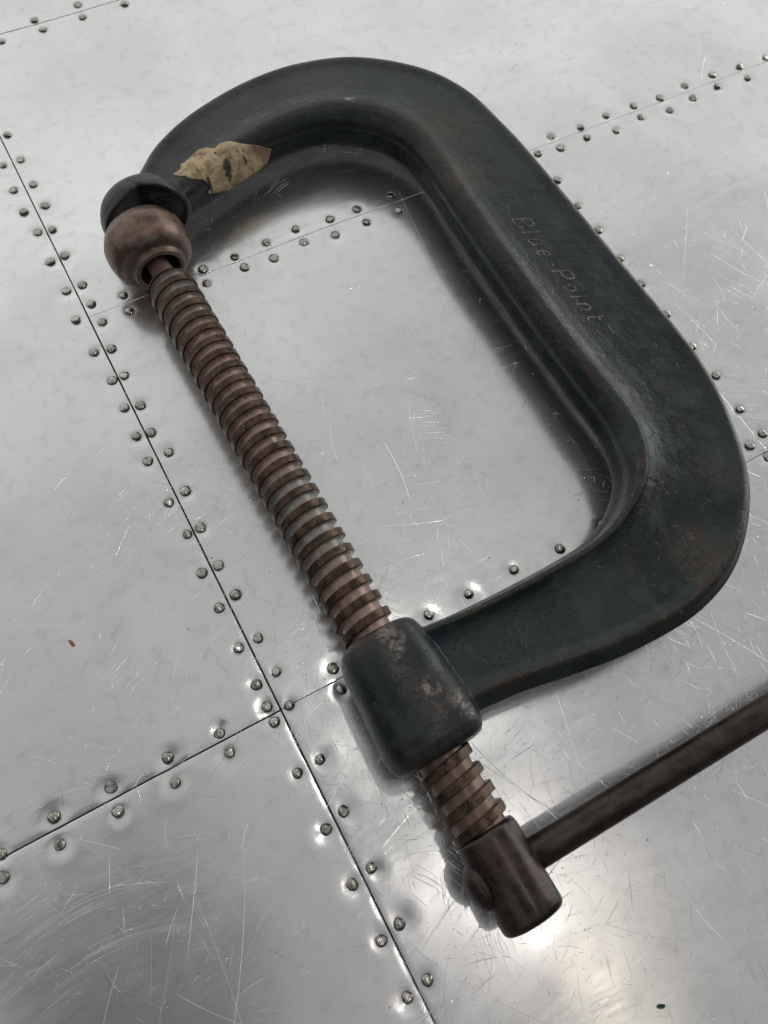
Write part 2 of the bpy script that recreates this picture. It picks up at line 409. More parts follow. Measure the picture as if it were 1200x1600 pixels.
# scratches and nicks: hair-thin raised burrs of real metal following the sheet
def make_scratches():
    R = random.Random(21)
    lines = []                                        # (points, width, height)
    def arc(x, y, a, length, bend, w, h):
        n = max(2, int(length / 0.004) + 1)
        pts = []
        for i in range(n + 1):
            t = i / n - 0.5
            aa = a + bend * t
            pts.append((x + length * t * math.cos(aa), y + length * t * math.sin(aa)))
        lines.append((pts, w, h))
    def spot():
        # wear gathers in soft patches, mostly on the near half of the sheet
        while True:
            x, y = R.uniform(-0.15, 0.50), R.uniform(-0.14, 0.52)
            f = 0.5 + 0.5 * math.sin(x * 31 + 2 * math.sin(y * 23)) * math.sin(y * 27 + 1.3 * math.sin(x * 19))
            if 0.150 < x < 0.285 and 0.05 < y < 0.34 and R.random() < 0.8:
                continue
            if R.random() < (0.15 + 0.85 * f * f) * (1.0 if y < 0.20 else 0.16) * (0.45 if x < 0.0 and y < 0.07 else 1.0):
                return x, y
    for _ in range(5200):                              # nicks
        x, y = spot(); arc(x, y, R.uniform(0, 3.14), R.uniform(0.0005, 0.0016), 0, R.uniform(0.00008, 0.00018), R.uniform(0.08, 0.45))
    for _ in range(5200):                              # short scratches
        x, y = spot(); arc(x, y, R.uniform(0, 3.14), 0.0018 + R.expovariate(1 / 0.0035), R.gauss(0, 0.10), R.uniform(0.00007, 0.00015), R.uniform(0.06, 0.35))
    for _ in range(420):                               # long ones
        x, y = spot(); arc(x, y, R.gauss(1.2, 0.9), 0.012 + R.expovariate(1 / 0.018), R.gauss(0, 0.18), R.uniform(0.00007, 0.00014), R.uniform(0.05, 0.3))
    for _ in range(140):                               # wiped bundles
        x, y = spot(); a = R.gauss(0.9, 0.8); bend = R.gauss(0, 0.2)
        for k in range(R.randint(5, 16)):
            o = R.gauss(0, 0.004)
            l = R.gauss(0, 0.004)
            arc(x - o * math.sin(a) + l * math.cos(a), y + o * math.cos(a) + l * math.sin(a), a + R.gauss(0, 0.05), R.uniform(0.003, 0.016), bend + R.gauss(0, 0.05), R.uniform(0.00006, 0.00012), R.uniform(0.05, 0.35))
    for _ in range(3600):                              # fine scuffs on the near right sheet and inside the bow
        x, y = (R.uniform(0.02, 0.40), R.uniform(-0.15, 0.06)) if R.random() < 0.75 else (R.uniform(0.07, 0.19), R.uniform(0.07, 0.22))
        arc(x, y, R.gauss(0.6, 0.9), 0.0012 + R.expovariate(1 / 0.0028), R.gauss(0, 0.08), R.uniform(0.00006, 0.00012), R.uniform(0.04, 0.30))
    P, L = [], []
    for pts, w, h in lines:
        P.extend(pts); L.append(len(pts))
    P = np.array(P)
    Z, _d = sheet_height(P[:, 0], P[:, 1])
    near = np.ones(len(P), bool)
    for rx, ry in RIVETS:
        near &= (P[:, 0] - rx) ** 2 + (P[:, 1] - ry) ** 2 > 0.0042 ** 2
    V, F = [], []
    q = 0
    for (pts, w, h), n in zip(lines, L):
        ok = near[q:q + n].all()
        if ok:
            b = len(V)
            for i in range(n):
                x, y = P[q + i]
                j0, j1 = max(i - 1, 0), min(i + 1, n - 1)
                d = P[q + j1] - P[q + j0]; d = d / (np.hypot(*d) + 1e-12)
                taper = 0.25 if i in (0, n - 1) else 1.0
                ww = w * taper
                z = Z[q + i]
                V += [(x - d[1] * ww, y + d[0] * ww, z - 0.000012), (x, y, z + 0.000006 + ww * h), (x + d[1] * ww, y - d[0] * ww, z - 0.000012)]
            for i in range(n - 1):
                k = b + i * 3
                F += [(k, k + 1, k + 4, k + 3), (k + 1, k + 2, k + 5, k + 4)]
        q += n
    m, nt, p = new_mat('burr_aluminium')
    p.inputs['Base Color'].default_value = (0.86, 0.86, 0.85, 1)
    p.inputs['Metallic'].default_value = 1.0
    p.inputs['Roughness'].default_value = 0.22
    o = mesh_obj('scratches', V, F, m, table, smooth=False)
    o['kind'] = 'stuff'
make_scratches()

# ------------------------------------------------------------------ the clamp
ZC = 0.022
clamp = bpy.data.objects.new('c_clamp', None)
COL.objects.link(clamp)
clamp.location = (0.15, 0.19, 0)
clamp['label'] = 'worn dark green cast C-clamp with brown screw lying on the riveted aluminium sheet'
clamp['category'] = 'clamp'

AX0 = Vector((0.05292581, 0.16418954, ZC))
AXA = math.radians(-88.8366)
U = Vector((math.cos(AXA), math.sin(AXA), 0))           # from the anvil towards the screw head
N = Vector((-U.y, U.x, 0))
AXM = Matrix(((N.x, 0, U.x, AX0.x), (N.y, 0, U.y, AX0.y), (0, -1, 0, AX0.z), (0, 0, 0, 1)))   # local z = along the screw
if AXM.to_3x3().determinant() < 0:
    AXM = Matrix(((N.x, 0, U.x, AX0.x), (N.y, 0, U.y, AX0.y), (0, 1, 0, AX0.z), (0, 0, 0, 1)))

def under_clamp(o, mat_world):
    o.parent = clamp
    o.matrix_parent_inverse = Matrix.Translation(-clamp.location)
    o.matrix_world = mat_world
    o.matrix_basis = mat_world

def painted_iron():
    m, nt, p = new_mat('worn_green_paint')
    T = NT(nt)
    co = T.coord('Object')
    geo = T.n('ShaderNodeNewGeometry')
    big = T.noise(co, 22, 4, 0.6, 0.4)
    mid = T.noise(co, 75, 4, 0.65, 0.3)
    fine = T.noise(co, 420, 3, 0.6)
    edge = T.attr('edge')

    def blobs(lst, wobble):
        out = None
        for (x, y, z, r) in lst:
            d = T.n('ShaderNodeVectorMath', operation='DISTANCE')
            T.link(geo.outputs['Position'], d.inputs[0]); d.inputs[1].default_value = (x, y, z)
            s = T.ramp(T.math('ADD', d.outputs['Value'], T.math('MULTIPLY', T.math('SUBTRACT', mid, 0.5), wobble)), r * 0.3, r, 1, 0)
            out = s if out is None else T.math('MAXIMUM', out, s)
        return out
    col = T.mix(T.ramp(big, 0.35, 0.68), (0.0045, 0.0100, 0.0118), (0.0185, 0.0310, 0.0320))
    col = T.mix(T.math('MULTIPLY', T.ramp(mid, 0.50, 0.70), 0.6), col, (0.034, 0.047, 0.048))
    # rust bloom in broad patches, strongest in the upper corner of the bow
    rust = T.math('MULTIPLY', T.ramp(T.noise(T.mapping(co, loc=(3, 1, 7)), 16, 4, 0.7, 0.5), 0.52, 0.72), T.ramp(mid, 0.35, 0.6))
    rust = T.math('MAXIMUM', T.math('MULTIPLY', rust, 0.5), T.math('MULTIPLY', blobs(((0.232, 0.312, 0.030, 0.030), (0.222, 0.275, 0.030, 0.022), (0.245, 0.06, 0.03, 0.018), (0.205, 0.03, 0.03, 0.02)), 0.04), T.ramp(fine, 0.3, 0.65, 0.3, 0.9)))
    col = T.mix(rust, col, T.mix(mid, (0.040, 0.030, 0.022), (0.075, 0.062, 0.046)))
    orange = T.math('MULTIPLY', T.ramp(T.noise(T.mapping(co, loc=(8, 2, 5)), 95, 4, 0.75), 0.63, 0.70), T.ramp(rust, 0.2, 0.6))
    col = T.mix(T.math('MULTIPLY', orange, 0.7), col, (0.13, 0.065, 0.025))
    # worn brown ridges
    wear = T.math('MULTIPLY', edge, T.ramp(T.noise(co, 110, 5, 0.75), 0.34, 0.62))
    col = T.mix(T.math('MULTIPLY', wear, 0.8), col, T.mix(fine, (0.040, 0.028, 0.022), (0.090, 0.066, 0.052)))
    chip = T.math('MULTIPLY', T.ramp(T.noise(co, 330, 4, 0.75), 0.62, 0.68), T.ramp(edge, 0.25, 0.8, 0.06, 0.8))
    col = T.mix(T.math('MULTIPLY', chip, 0.65), col, (0.20, 0.19, 0.17))
    lit_grey = blobs(((0.070, 0.340, 0.030, 0.042), (0.125, 0.372, 0.028, 0.050), (0.180, 0.380, 0.028, 0.042)), 0.05)  # grey of the lit anvil end and upper arm, painted into the colour
    col = T.mix(T.math('MULTIPLY', lit_grey, T.ramp(mid, 0.3, 0.65, 0.45, 0.95)), col, (0.050, 0.050, 0.047))
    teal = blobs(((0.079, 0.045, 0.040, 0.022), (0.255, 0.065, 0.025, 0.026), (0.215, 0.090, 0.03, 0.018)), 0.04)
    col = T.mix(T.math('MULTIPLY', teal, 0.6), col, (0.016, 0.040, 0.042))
    # dusty smears
    dust = T.math('MULTIPLY', T.ramp(T.noise(T.mapping(co, loc=(1, 9, 2), scale=(1, 0.5, 1)), 48, 5, 0.75, 0.8), 0.56, 0.75), 0.35)
    col = T.mix(dust, col, (0.085, 0.095, 0.092))
    # rubbed patches on the screw boss
    patch = blobs(((0.0690, 0.0285, 0.040, 0.0080), (0.0715, 0.0225, 0.040, 0.0050), (0.0645, 0.0345, 0.043, 0.0055), (0.0585, 0.0600, 0.043, 0.0070), (0.0575, 0.3270, 0.0435, 0.0050), (0.172, 0.3565, 0.034, 0.0035), (0.190, 0.350, 0.034, 0.0030)), 0.024)
    patch = T.math('MULTIPLY', patch, T.ramp(T.noise(co, 260, 5, 0.8), 0.40, 0.58))
    col = T.mix(T.math('MULTIPLY', patch, 0.9), col, T.mix(fine, (0.20, 0.15, 0.125), (0.60, 0.54, 0.49)))
    halo = blobs(((0.066, 0.033, 0.040, 0.020), (0.058, 0.058, 0.043, 0.015)), 0.03)
    col = T.mix(T.math('MULTIPLY', halo, 0.45), col, (0.045, 0.034, 0.028))
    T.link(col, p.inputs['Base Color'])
    rg = T.math('ADD', T.ramp(mid, 0.3, 0.7, 0.22, 0.44), T.math('MULTIPLY', rust, 0.15))
    T.link(T.math('ADD', rg, T.math('MULTIPLY', fine, 0.06)), p.inputs['Roughness'])
    T.link(T.math('MULTIPLY', T.math('MAXIMUM', patch, T.math('MULTIPLY', wear, 0.5)), 0.7), p.inputs['Metallic'])
    pits = T.ramp(T.noise(co, 260, 2, 0.6), 0.64, 0.74)
    b = T.bump(big, 0.4, 0.0018)
    b = T.bump(mid, 0.55, 0.0011, b)
    b = T.bump(T.math('SUBTRACT', fine, T.math('MULTIPLY', pits, 0.8)), 0.7, 0.00030, b)
    p.inputs['Specular IOR Level'].default_value = 0.42
    T.link(b, p.inputs['Normal'])
    return m

def screw_metal():
    m, nt, p = new_mat('brown_screw_steel')
    T = NT(nt)
    co = T.coord('Object')
    sep = T.n('ShaderNodeSeparateXYZ'); T.link(co, sep.inputs[0])
    x, y, z = sep.outputs
    r = T.math('SQRT', T.math('ADD', T.math('MULTIPLY', x, x), T.math('MULTIPLY', y, y)))
    crest = T.ramp(r, 0.0112, 0.0121)
    mid = T.noise(co, 160, 4, 0.65, 0.3)
    fine = T.noise(co, 700, 3, 0.6)
    root = T.mix(T.ramp(mid, 0.35, 0.65), (0.27, 0.172, 0.140), (0.40, 0.28, 0.238))
    # grey dust packed into some of the grooves
    dust = T.math('MAXIMUM', T.ramp(T.math('ABSOLUTE', T.math('SUBTRACT', z, 0.037)), 0.018, 0.030, 1, 0),
                  T.math('MULTIPLY', T.ramp(z, -0.105, -0.070, 1, 0), T.ramp(z, -0.1172, -0.1160)))
    dust = T.math('MULTIPLY', dust, T.ramp(mid, 0.30, 0.5, 0.35, 1.0))
    lowz = T.ramp(z, 0.140, 0.152)
    root = T.mix(lowz, root, T.mix(mid, (0.13, 0.080, 0.060), (0.24, 0.155, 0.118)))
    root = T.mix(dust, root, T.mix(fine, (0.20, 0.19, 0.165), (0.36, 0.35, 0.31)))
    top = T.mix(T.ramp(mid, 0.35, 0.7), (0.048, 0.030, 0.020), (0.125, 0.080, 0.054))
    top = T.mix(T.math('MULTIPLY', T.ramp(fine, 0.60, 0.74), 0.6), top, (0.30, 0.24, 0.19))
    head = T.ramp(z, 0.183, 0.190)
    top = T.mix(head, top, T.mix(T.ramp(mid, 0.4, 0.7), (0.040, 0.030, 0.027), (0.085, 0.058, 0.046)))
    col = T.mix(crest, root, top)
    col = T.mix(T.math('MULTIPLY', T.ramp(T.noise(co, 55, 3, 0.6), 0.6, 0.75), 0.4), col, (0.05, 0.042, 0.038))
    T.link(col, p.inputs['Base Color'])
    T.link(T.ramp(crest, 0.0, 1.0, 0.35, 0.75), p.inputs['Metallic'])
    T.link(T.ramp(mid, 0.3, 0.7, 0.24, 0.42), p.inputs['Roughness'])
    b = T.bump(mid, 0.25, 0.0004)
    T.link(T.bump(fine, 0.3, 0.00015, b), p.inputs['Normal'])
    return m

def turned_steel(name, c1, c2, rough, rings=True):
    m, nt, p = new_mat(name)
    T = NT(nt)
    co = T.coord('Object')
    mid = T.noise(co, 120, 4, 0.65, 0.4)
    fine = T.noise(co, 600, 3, 0.6)
    col = T.mix(T.ramp(mid, 0.33, 0.68), c1, c2)
    sep = T.n('ShaderNodeSeparateXYZ'); T.link(co, sep.inputs[0])
    ringn = T.noise(T.mapping(co, scale=(40, 40, 2600) if rings else (900, 900, 20)), 1, 3, 0.6)
    col = T.mix(T.math('MULTIPLY', T.ramp(ringn, 0.58, 0.75), 0.5), col, tuple(min(1, 2.2 * c) for c in c2))
    col = T.mix(T.math('MULTIPLY', T.ramp(T.noise(co, 45, 3, 0.6), 0.56, 0.72), 0.5), col, tuple(0.5 * c for c in c1))
    if name == 'brown_pad_steel':
        zz = sep.outputs[2]
        ring = T.ramp(T.math('ABSOLUTE', T.math('ADD', zz, 0.1316)), 0.0003, 0.0014, 1, 0)
        col = T.mix(T.math('MULTIPLY', ring, T.ramp(mid, 0.35, 0.6, 0.2, 0.75)), col, (0.36, 0.32, 0.29))
        lip = T.ramp(zz, -0.1267, -0.1263)
        col = T.mix(T.math('MULTIPLY', lip, T.ramp(fine, 0.35, 0.6, 0.3, 0.9)), col, (0.42, 0.35, 0.31))  # edge highlight on the lip painted into the colour
        line = T.ramp(T.math('ABSOLUTE', T.math('ADD', zz, 0.1476)), 0.0001, 0.0005, 1, 0)
        col = T.mix(T.math('MULTIPLY', line, T.ramp(fine, 0.42, 0.6)), col, (0.50, 0.42, 0.37))
        front = T.ramp(zz, -0.136, -0.131, 0, 0.45)
        col = T.mix(front, col, (0.13, 0.095, 0.078))
    T.link(col, p.inputs['Base Color'])
    p.inputs['Metallic'].default_value = 0.7
    T.link(T.ramp(mid, 0.3, 0.7, rough - 0.07, rough + 0.1), p.inputs['Roughness'])
    b = T.bump(ringn, 0.22, 0.00012)
    b = T.bump(mid, 0.22, 0.0004, b)
    T.link(T.bump(fine, 0.25, 0.00012, b), p.inputs['Normal'])
    return m

PAINT = painted_iron()

# --- frame: a lofted tee-section bow, a rounded boss and the notched anvil, fused into one casting
I_MM = [[77.9, 318.8], [94.5, 328.1], [114.8, 334.6], [137.2, 340.0], [159.9, 340.9], [179.7, 335.0], [195.6, 321.6], [203.5, 305.3], [204.9, 285.3], [203.8, 254.5], [202.6, 210.7], [202.0, 170.7], [202.2, 135.3], [202.9, 110.6], [200.7, 95.5], [194.7, 81.0], [181.7, 69.5], [165.7, 62.8], [147.9, 61.0], [122.5, 60.7], [94.6, 61.4], [70.4, 63.5]]
O_MM = [[64.4, 356.5], [82.3, 372.8], [109.4, 386.5], [146.4, 396.1], [181.9, 397.0], [217.8, 386.9], [248.8, 362.5], [264.7, 334.8], [270.1, 303.1], [272.4, 273.4], [273.4, 229.6], [274.2, 190.7], [275.2, 150.7], [274.6, 116.5], [267.5, 82.9], [251.2, 47.3], [222.8, 20.9], [191.4, 9.5], [153.9, 8.8], [124.1, 12.7], [96.9, 17.5], [71.5, 19.4]]
CREASE = [9, 10, 12, 14, 15.5, 18, 18, 16.5, 15, 13.5, 13.5, 13.8, 14, 14.5, 14.2, 11.5, 8.5, 7.5, 7.2, 7.2, 7.2, 7.2]
I_MM[0] = [79.5, 325.5]; I_MM[1] = [94.5, 328.8]
I_MM = [[64.0, 329.0]] + I_MM
O_MM = [[54.0, 344.0]] + O_MM
CREASE = [8] + CREASE

def catmull(P, n):
    P = np.array(P, float)
    out = []
    for i in range(len(P) - 1):
        p0, p1, p2, p3 = P[max(i - 1, 0)], P[i], P[i + 1], P[min(i + 2, len(P) - 1)]
        for k in range(n):
            t = k / n
            out.append(0.5 * ((2 * p1) + (-p0 + p2) * t + (2 * p0 - 5 * p1 + 4 * p2 - p3) * t * t + (-p0 + 3 * p1 - 3 * p2 + p3) * t ** 3))
    out.append(P[-1])
    return np.array(out)

NS = 8
Ic, Oc, Cc = catmull(I_MM, NS), catmull(O_MM, NS), catmull([[c] for c in CREASE], NS)[:, 0]

def section(W, c, t):
    """half section from the inner parting line to the outer one, (distance in, height) in mm; t = 0 at the anvil, 1 at the boss"""
    k = min(1.0, 0.55 + t * 5)                       # the bow thins a little where it runs into the anvil
    hf, hw = 13.0 * k, 6.4 + 1.4 * (1 - k)
    g = 1.0 + 0.22 * max(0.0, (t - 0.93) / 0.07) ** 2   # the arm swells into the boss
    hf *= g; hw *= g
    rc = 2.9 * min(1.0, max(0.0, (t - 0.05) / 0.12))
    top = [(rc, 2.2), (rc, 5.2), (0.12 * c + 0.76 * rc, 8.0), (0.30 * c + 0.55 * rc, min(10.4, hf - 2.4)), (0.52 * c + 0.4, hf - 0.6), (0.70 * c, hf), (0.90 * c, hf - 0.15), (c - 0.25, hf - 0.6), (c + 0.35, hf - 1.5)]
    r = W - 11.0
    for a, f in ((0.10, 0.38), (0.22, 0.66), (0.38, 0.86), (0.58, 0.96), (0.8, 1.0), (0.95, 1.0)):
        top.append((c + (r - c) * a, (hf - 1.5) + (hw - (hf - 1.5)) * f))
    lift = 0.6 + 1.2 * max(0.0, min(1.0, (t - 0.55) / 0.25))
    top += [(W - 9.0, hw + 0.25 + lift * 0.7), (W - 6.8, hw + 0.3 + lift), (W - 4.6, hw - 0.5 + lift * 0.8), (W - 2.6, hw - 2.2), (W - 1.1, hw - 4.6), (W - 0.2, 1.0)]
    # the lower half stands out a little further on the inside: a ledge along the parting line
    low = [(x, -h) for x, h in reversed(top[4:])]
    low += [(0.26 * c + 0.6, -10.2), (0.10 * c + 0.4, -8.0), (0.0, -5.6), (0.1, -3.4), (0.41 * rc, -0.8)]
    return top + low

verts, faces = [], []
nst = len(Ic)
for s in range(nst):
    a, b = Ic[s], Oc[s]
    d = b - a
    W = np.linalg.norm(d); d = d / W
    full = section(W, min(Cc[s], W * 0.4), s / (nst - 1))
    for x, h in full:
        q = a + d * x
        verts.append((q[0] / 1000, q[1] / 1000, ZC + h / 1000))
m_ = len(full)
for s in range(nst - 1):
    for k in range(m_):
        k2 = (k + 1) % m_
        faces.append((s * m_ + k, s * m_ + k2, (s + 1) * m_ + k2, (s + 1) * m_ + k))
faces.append(tuple(range(m_)))
faces.append(tuple(reversed(range((nst - 1) * m_, nst * m_))))

def add_block(rings):
    """rings of points (same count); closed with caps"""
    base = len(verts)
    n = len(rings[0])
    for r in rings:
        verts.extend(r)
    for i in range(len(rings) - 1):
        for k in range(n):
            k2 = (k + 1) % n
            faces.append((base + i * n + k, base + i * n + k2, base + (i + 1) * n + k2, base + (i + 1) * n + k))
    faces.append(tuple(base + k for k in reversed(range(n))))
    faces.append(tuple(base + (len(rings) - 1) * n + k for k in range(n)))

def axpt(s, lat, z):
    q = AX0 + U * s + N * lat
    return (q.x, q.y, z)

# boss: rounded-square barrel round the screw
rings = []
for s, kx, kz in ((0.0970, 0.76, 0.80), (0.0978, 0.86, 0.88), (0.1000, 0.945, 0.955), (0.104, 0.985, 0.99), (0.115, 1.0, 1.0), (0.130, 1.0, 1.0), (0.142, 1.0, 0.995),
                  (0.1475, 0.975, 0.97), (0.1510, 0.91, 0.91), (0.1528, 0.82, 0.83), (0.1534, 0.72, 0.74)):
    w = 0.0192 + (0.0222 - 0.0192) * min(1, max(0, (s - 0.098) / 0.045))
    ring = []
    for k in range(64):
        a = 2 * math.pi * k / 64
        c, sn = math.cos(a), math.sin(a)
        e = 2 / 2.8
        px = math.copysign(abs(c) ** e, c) * w * kx
        pz = math.copysign(abs(sn) ** e, sn) * 0.0212 * kz
        ring.append(axpt(s, px + 0.0006, ZC + pz))
    rings.append(ring)
add_block(rings)

# anvil: a thick disc facing the swivel pad, a V groove across its face
rings = []
LAT = 0.0074
for kind, s, r in (('back', -0.1775, 0.0140), ('back', -0.1765, 0.0178), ('back', -0.1742, 0.0206), ('back', -0.1705, 0.0224), ('back', -0.1660, 0.0237), ('front', -0.1598, 0.0237), ('front', -0.1594, 0.0231)):
    ring = []
    for k in range(72):
        a = 2 * math.pi * k / 72
        lat, zz = r * math.cos(a), r * 0.92 * math.sin(a)
        ss = s
        if kind == 'front':
            ss = s - 0.0055 * max(0.0, 1 - abs(lat - 0.0015) / 0.0150)
        ring.append(axpt(ss, LAT + lat, ZC + zz))
    rings.append(ring)
for f_, sink in ((0.93, 0.0), (0.88, 0.005), (0.7, 0.0065), (0.5, 0.007), (0.25, 0.007), (0.02, 0.007)):
    ring = []
    for k in range(72):
        a = 2 * math.pi * k / 72
        lat, zz = 0.0231 * f_ * math.cos(a), 0.0231 * f_ * 0.92 * math.sin(a)
        ss = -0.1594 - sink - 0.0055 * max(0.0, 1 - abs(lat - 0.0015) / 0.0150)
        ring.append(axpt(ss, LAT + lat, ZC + zz))
    rings.append(ring)
add_block(rings)

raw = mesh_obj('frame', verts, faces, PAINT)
bm = bmesh.new(); bm.from_mesh(raw.data)
bmesh.ops.recalc_face_normals(bm, faces=bm.faces)
bm.to_mesh(raw.data); bm.free()
md = raw.modifiers.new('fuse', 'REMESH'); md.mode = 'VOXEL'; md.voxel_size = 0.00072; md.use_smooth_shade = True
md = raw.modifiers.new('soften', 'SMOOTH'); md.factor = 0.5; md.iterations = 4
dg = bpy.context.evaluated_depsgraph_get()
fused = bpy.data.meshes.new_from_object(raw.evaluated_get(dg))
raw.modifiers.clear()
raw.data = fused
fused.name = 'frame'
if not fused.materials:
    fused.materials.append(PAINT)
fused.polygons.foreach_set('use_smooth', [True] * len(fused.polygons))
frame = raw

# curvature -> 'edge' attribute (worn paint on the ridges), diffused over a few millimetres
nv = len(fused.vertices)
co_ = np.empty(nv * 3); fused.vertices.foreach_get('co', co_); co_ = co_.reshape(-1, 3)
no_ = np.empty(nv * 3); fused.vertices.foreach_get('normal', no_); no_ = no_.reshape(-1, 3)
ed = np.empty(len(fused.edges) * 2, dtype=np.int32); fused.edges.foreach_get('vertices', ed); ed = ed.reshape(-1, 2)
cur = np.zeros(nv); deg = np.zeros(nv)
dv = co_[ed[:, 1]] - co_[ed[:, 0]]
ln = np.linalg.norm(dv, axis=1) + 1e-9
kk = np.einsum('ij,ij->i', no_[ed[:, 1]] - no_[ed[:, 0]], dv) / (ln * ln)
for j in (0, 1):
    np.add.at(cur, ed[:, j], kk); np.add.at(deg, ed[:, j], 1)
deg = np.maximum(deg, 1)
cur /= deg
for _ in range(6):
    acc = np.zeros(nv)
    np.add.at(acc, ed[:, 0], cur[ed[:, 1]]); np.add.at(acc, ed[:, 1], cur[ed[:, 0]])
    cur = 0.4 * cur + 0.6 * acc / deg
edge_v = np.clip((cur - 25) / 80, 0, 1)
at = fused.attributes.new('edge', 'FLOAT', 'POINT')
at.data.foreach_set('value', edge_v.astype(np.float32))
bvh = BVHTree.FromPolygons([tuple(c) for c in co_], [tuple(p.vertices) for p in fused.polygons])
frame.parent = clamp
frame.matrix_parent_inverse = Matrix.Translation(-clamp.location)

# --- raised lettering, hand-drawn strokes standing 0.3 mm proud of the web
LET = {
    'B': (0.95, [[(0, 0), (0, 1)], [(0, 1), (.5, 1), (.62, .88), (.6, .66), (.45, .53), (0, .53)], [(.45, .53), (.66, .42), (.68, .14), (.52, 0), (0, 0)]]),
    'l': (0.42, [[(0, 0), (0, 1)]]),
    'u': (0.72, [[(0, .62), (0, .14), (.14, 0), (.3, .05), (.42, .2)], [(.44, .62), (.44, 0)]]),
    'e': (0.72, [[(0, .32), (.44, .36), (.42, .55), (.24, .64), (.06, .5), (0, .28), (.1, .04), (.3, 0), (.46, .12)]]),
    '-': (0.62, [[(.04, .36), (.36, .36)]]),
    'P': (0.92, [[(0, 0), (0, 1)], [(0, 1), (.5, 1), (.64, .86), (.62, .62), (.46, .46), (0, .46)]]),
    'o': (0.72, [[(.22, 0), (.04, .14), (0, .34), (.1, .58), (.26, .64), (.42, .54), (.46, .3), (.38, .08), (.22, 0)]]),
    'i': (0.40, [[(0, 0), (0, .62)], [(0, .82), (0, .9)]]),
    'n': (0.74, [[(0, 0), (0, .62)], [(0, .44), (.16, .62), (.34, .62), (.44, .48), (.44, 0)]]),
    't': (0.55, [[(.1, .92), (.1, .12), (.2, 0), (.36, .06)], [(-.06, .64), (.34, .64)]]),
}
HT = 0.0100
WORN = {'B': 0.18, 'l': 0.30, 'u': 0.30, 'e': 0.22, '-': 0.12, 'P': 0.34, 'o': 0.10, 'i': 0.10, 'n': 0.16, 't': 0.24}
strokes = []
cx = 0.0
for ch in 'Blue-Point':
    adv, st = LET[ch]
    for s in st:
        strokes.append(([(cx + x + 0.36 * y, y) for x, y in s], WORN[ch]))
    cx += adv + 0.16
TX, TY0, TY1 = 0.2308, 0.2350, 0.1570
sx = (TY0 - TY1) / cx
lv, lf = [], []
def stroke(pts, width, proud):
    for (a, b) in zip(pts[:-1], pts[1:]):
        n = max(1, int((Vector(b) - Vector(a)).length / 0.0012))
        d = (Vector(b) - Vector(a)).normalized(); w = Vector((-d.y, d.x)) * width / 2
        base = len(lv)
        ok = True
        for i in range(n + 1):
            q = Vector(a).lerp(Vector(b), i / n)
            hit = bvh.ray_cast(Vector((q.x, q.y, 0.2)), Vector((0, 0, -1)))[0]
            z = hit.z if hit else ZC + 0.009
            for (k, h) in ((1.7, -0.0005), (0.55, proud), (-0.55, proud), (-1.7, -0.0005)):
                lv.append((q.x + w.x * k, q.y + w.y * k, z + h))
        for i in range(n):
            for k in range(3):
                lf.append((base + i * 4 + k, base + i * 4 + k + 1, base + (i + 1) * 4 + k + 1, base + (i + 1) * 4 + k))
        lf.append((base, base + 1, base + 2, base + 3)); lf.append((base + n * 4 + 3, base + n * 4 + 2, base + n * 4 + 1, base + n * 4))
for pts, wn in strokes:
    stroke([(TX + y * HT, TY0 - x * sx) for x, y in pts], 0.0013, wn * 0.0012)
for x, y0, y1, pr in ((0.2410, 0.2475, 0.2403, 0.0003), (0.2343, 0.2462, 0.2412, 0.0001), (0.2389, 0.1546, 0.1479, 0.0003), (0.2316, 0.1546, 0.1484, 0.00022)):
    stroke([(x, y0), (x, y1)], 0.0010, pr)
def letter_mat():
    m, nt, p = new_mat('rubbed_lettering')
    T = NT(nt)
    co = T.coord('Object')
    nz = T.noise(co, 190, 3, 0.7)
    T.link(T.mix(T.math('MULTIPLY', T.ramp(nz, 0.32, 0.56), T.ramp(T.noise(co, 36, 2, 0.5), 0.34, 0.56, 0.22, 1.0)), (0.014, 0.019, 0.020), (0.16, 0.152, 0.132)), p.inputs['Base Color'])
    p.inputs['Roughness'].default_value = 0.5
    return m
lettering = mesh_obj('lettering', lv, lf, letter_mat(), frame)

# --- screw
SCREW = screw_metal()
PITCH = 0.00832
def thread_mesh(z0, z1, seg=72):
    prof = [(0.00, 0.01015), (0.45, 0.01015), (0.465, 0.0104), (0.495, 0.0125), (0.51, 0.0127), (0.935, 0.0127), (0.95, 0.0125), (0.985, 0.0104)]
    turns = int(math.ceil((z1 - z0) / PITCH)) + 2
    V, F = [], []
    cols = []
    for k in range(seg + 1):
        th = 2 * math.pi * k / seg
        col = []
        for t in range(-1, turns):
            for ph, r in prof:
                z = z0 + (t + ph + k / seg) * PITCH
                j = 0.00006 * math.sin(th * 3 + t * 1.7) + 0.00005 * math.sin(th * 7 + t * 2.9)
                rr = r + j
                # the first crest is turned down a little
                if z < z0 + 0.0016:
                    rr = min(rr, 0.0112 + max(0, (z - z0)) * 0.9)
                z = min(max(z, z0), z1)
                col.append((z, rr))
        cols.append(col)
    n = len(cols[0])
    for k in range(seg):
        th = 2 * math.pi * k / seg
        for z, r in cols[k]:
            V.append((r * math.cos(th), r * math.sin(th), z))
    P = len(prof)
    for k in range(seg):
        k2 = k + 1
        for i in range(n - 1):
            if k2 < seg:
                F.append((k * n + i, k2 * n + i, k2 * n + i + 1, k * n + i + 1))
            else:               # the helix closes one pitch further along
                if i + P + 1 < n:
                    F.append((k * n + i, i + P, i + P + 1, k * n + i + 1))
    bm = bmesh.new()
    bv = [bm.verts.new(v) for v in V]
    for f in F:
        try:
            bm.faces.new([bv[i] for i in f])
        except ValueError:
            pass
    bmesh.ops.dissolve_degenerate(bm, dist=1e-7, edges=bm.edges)
    return bm

bm = thread_mesh(-0.1168, 0.1905)
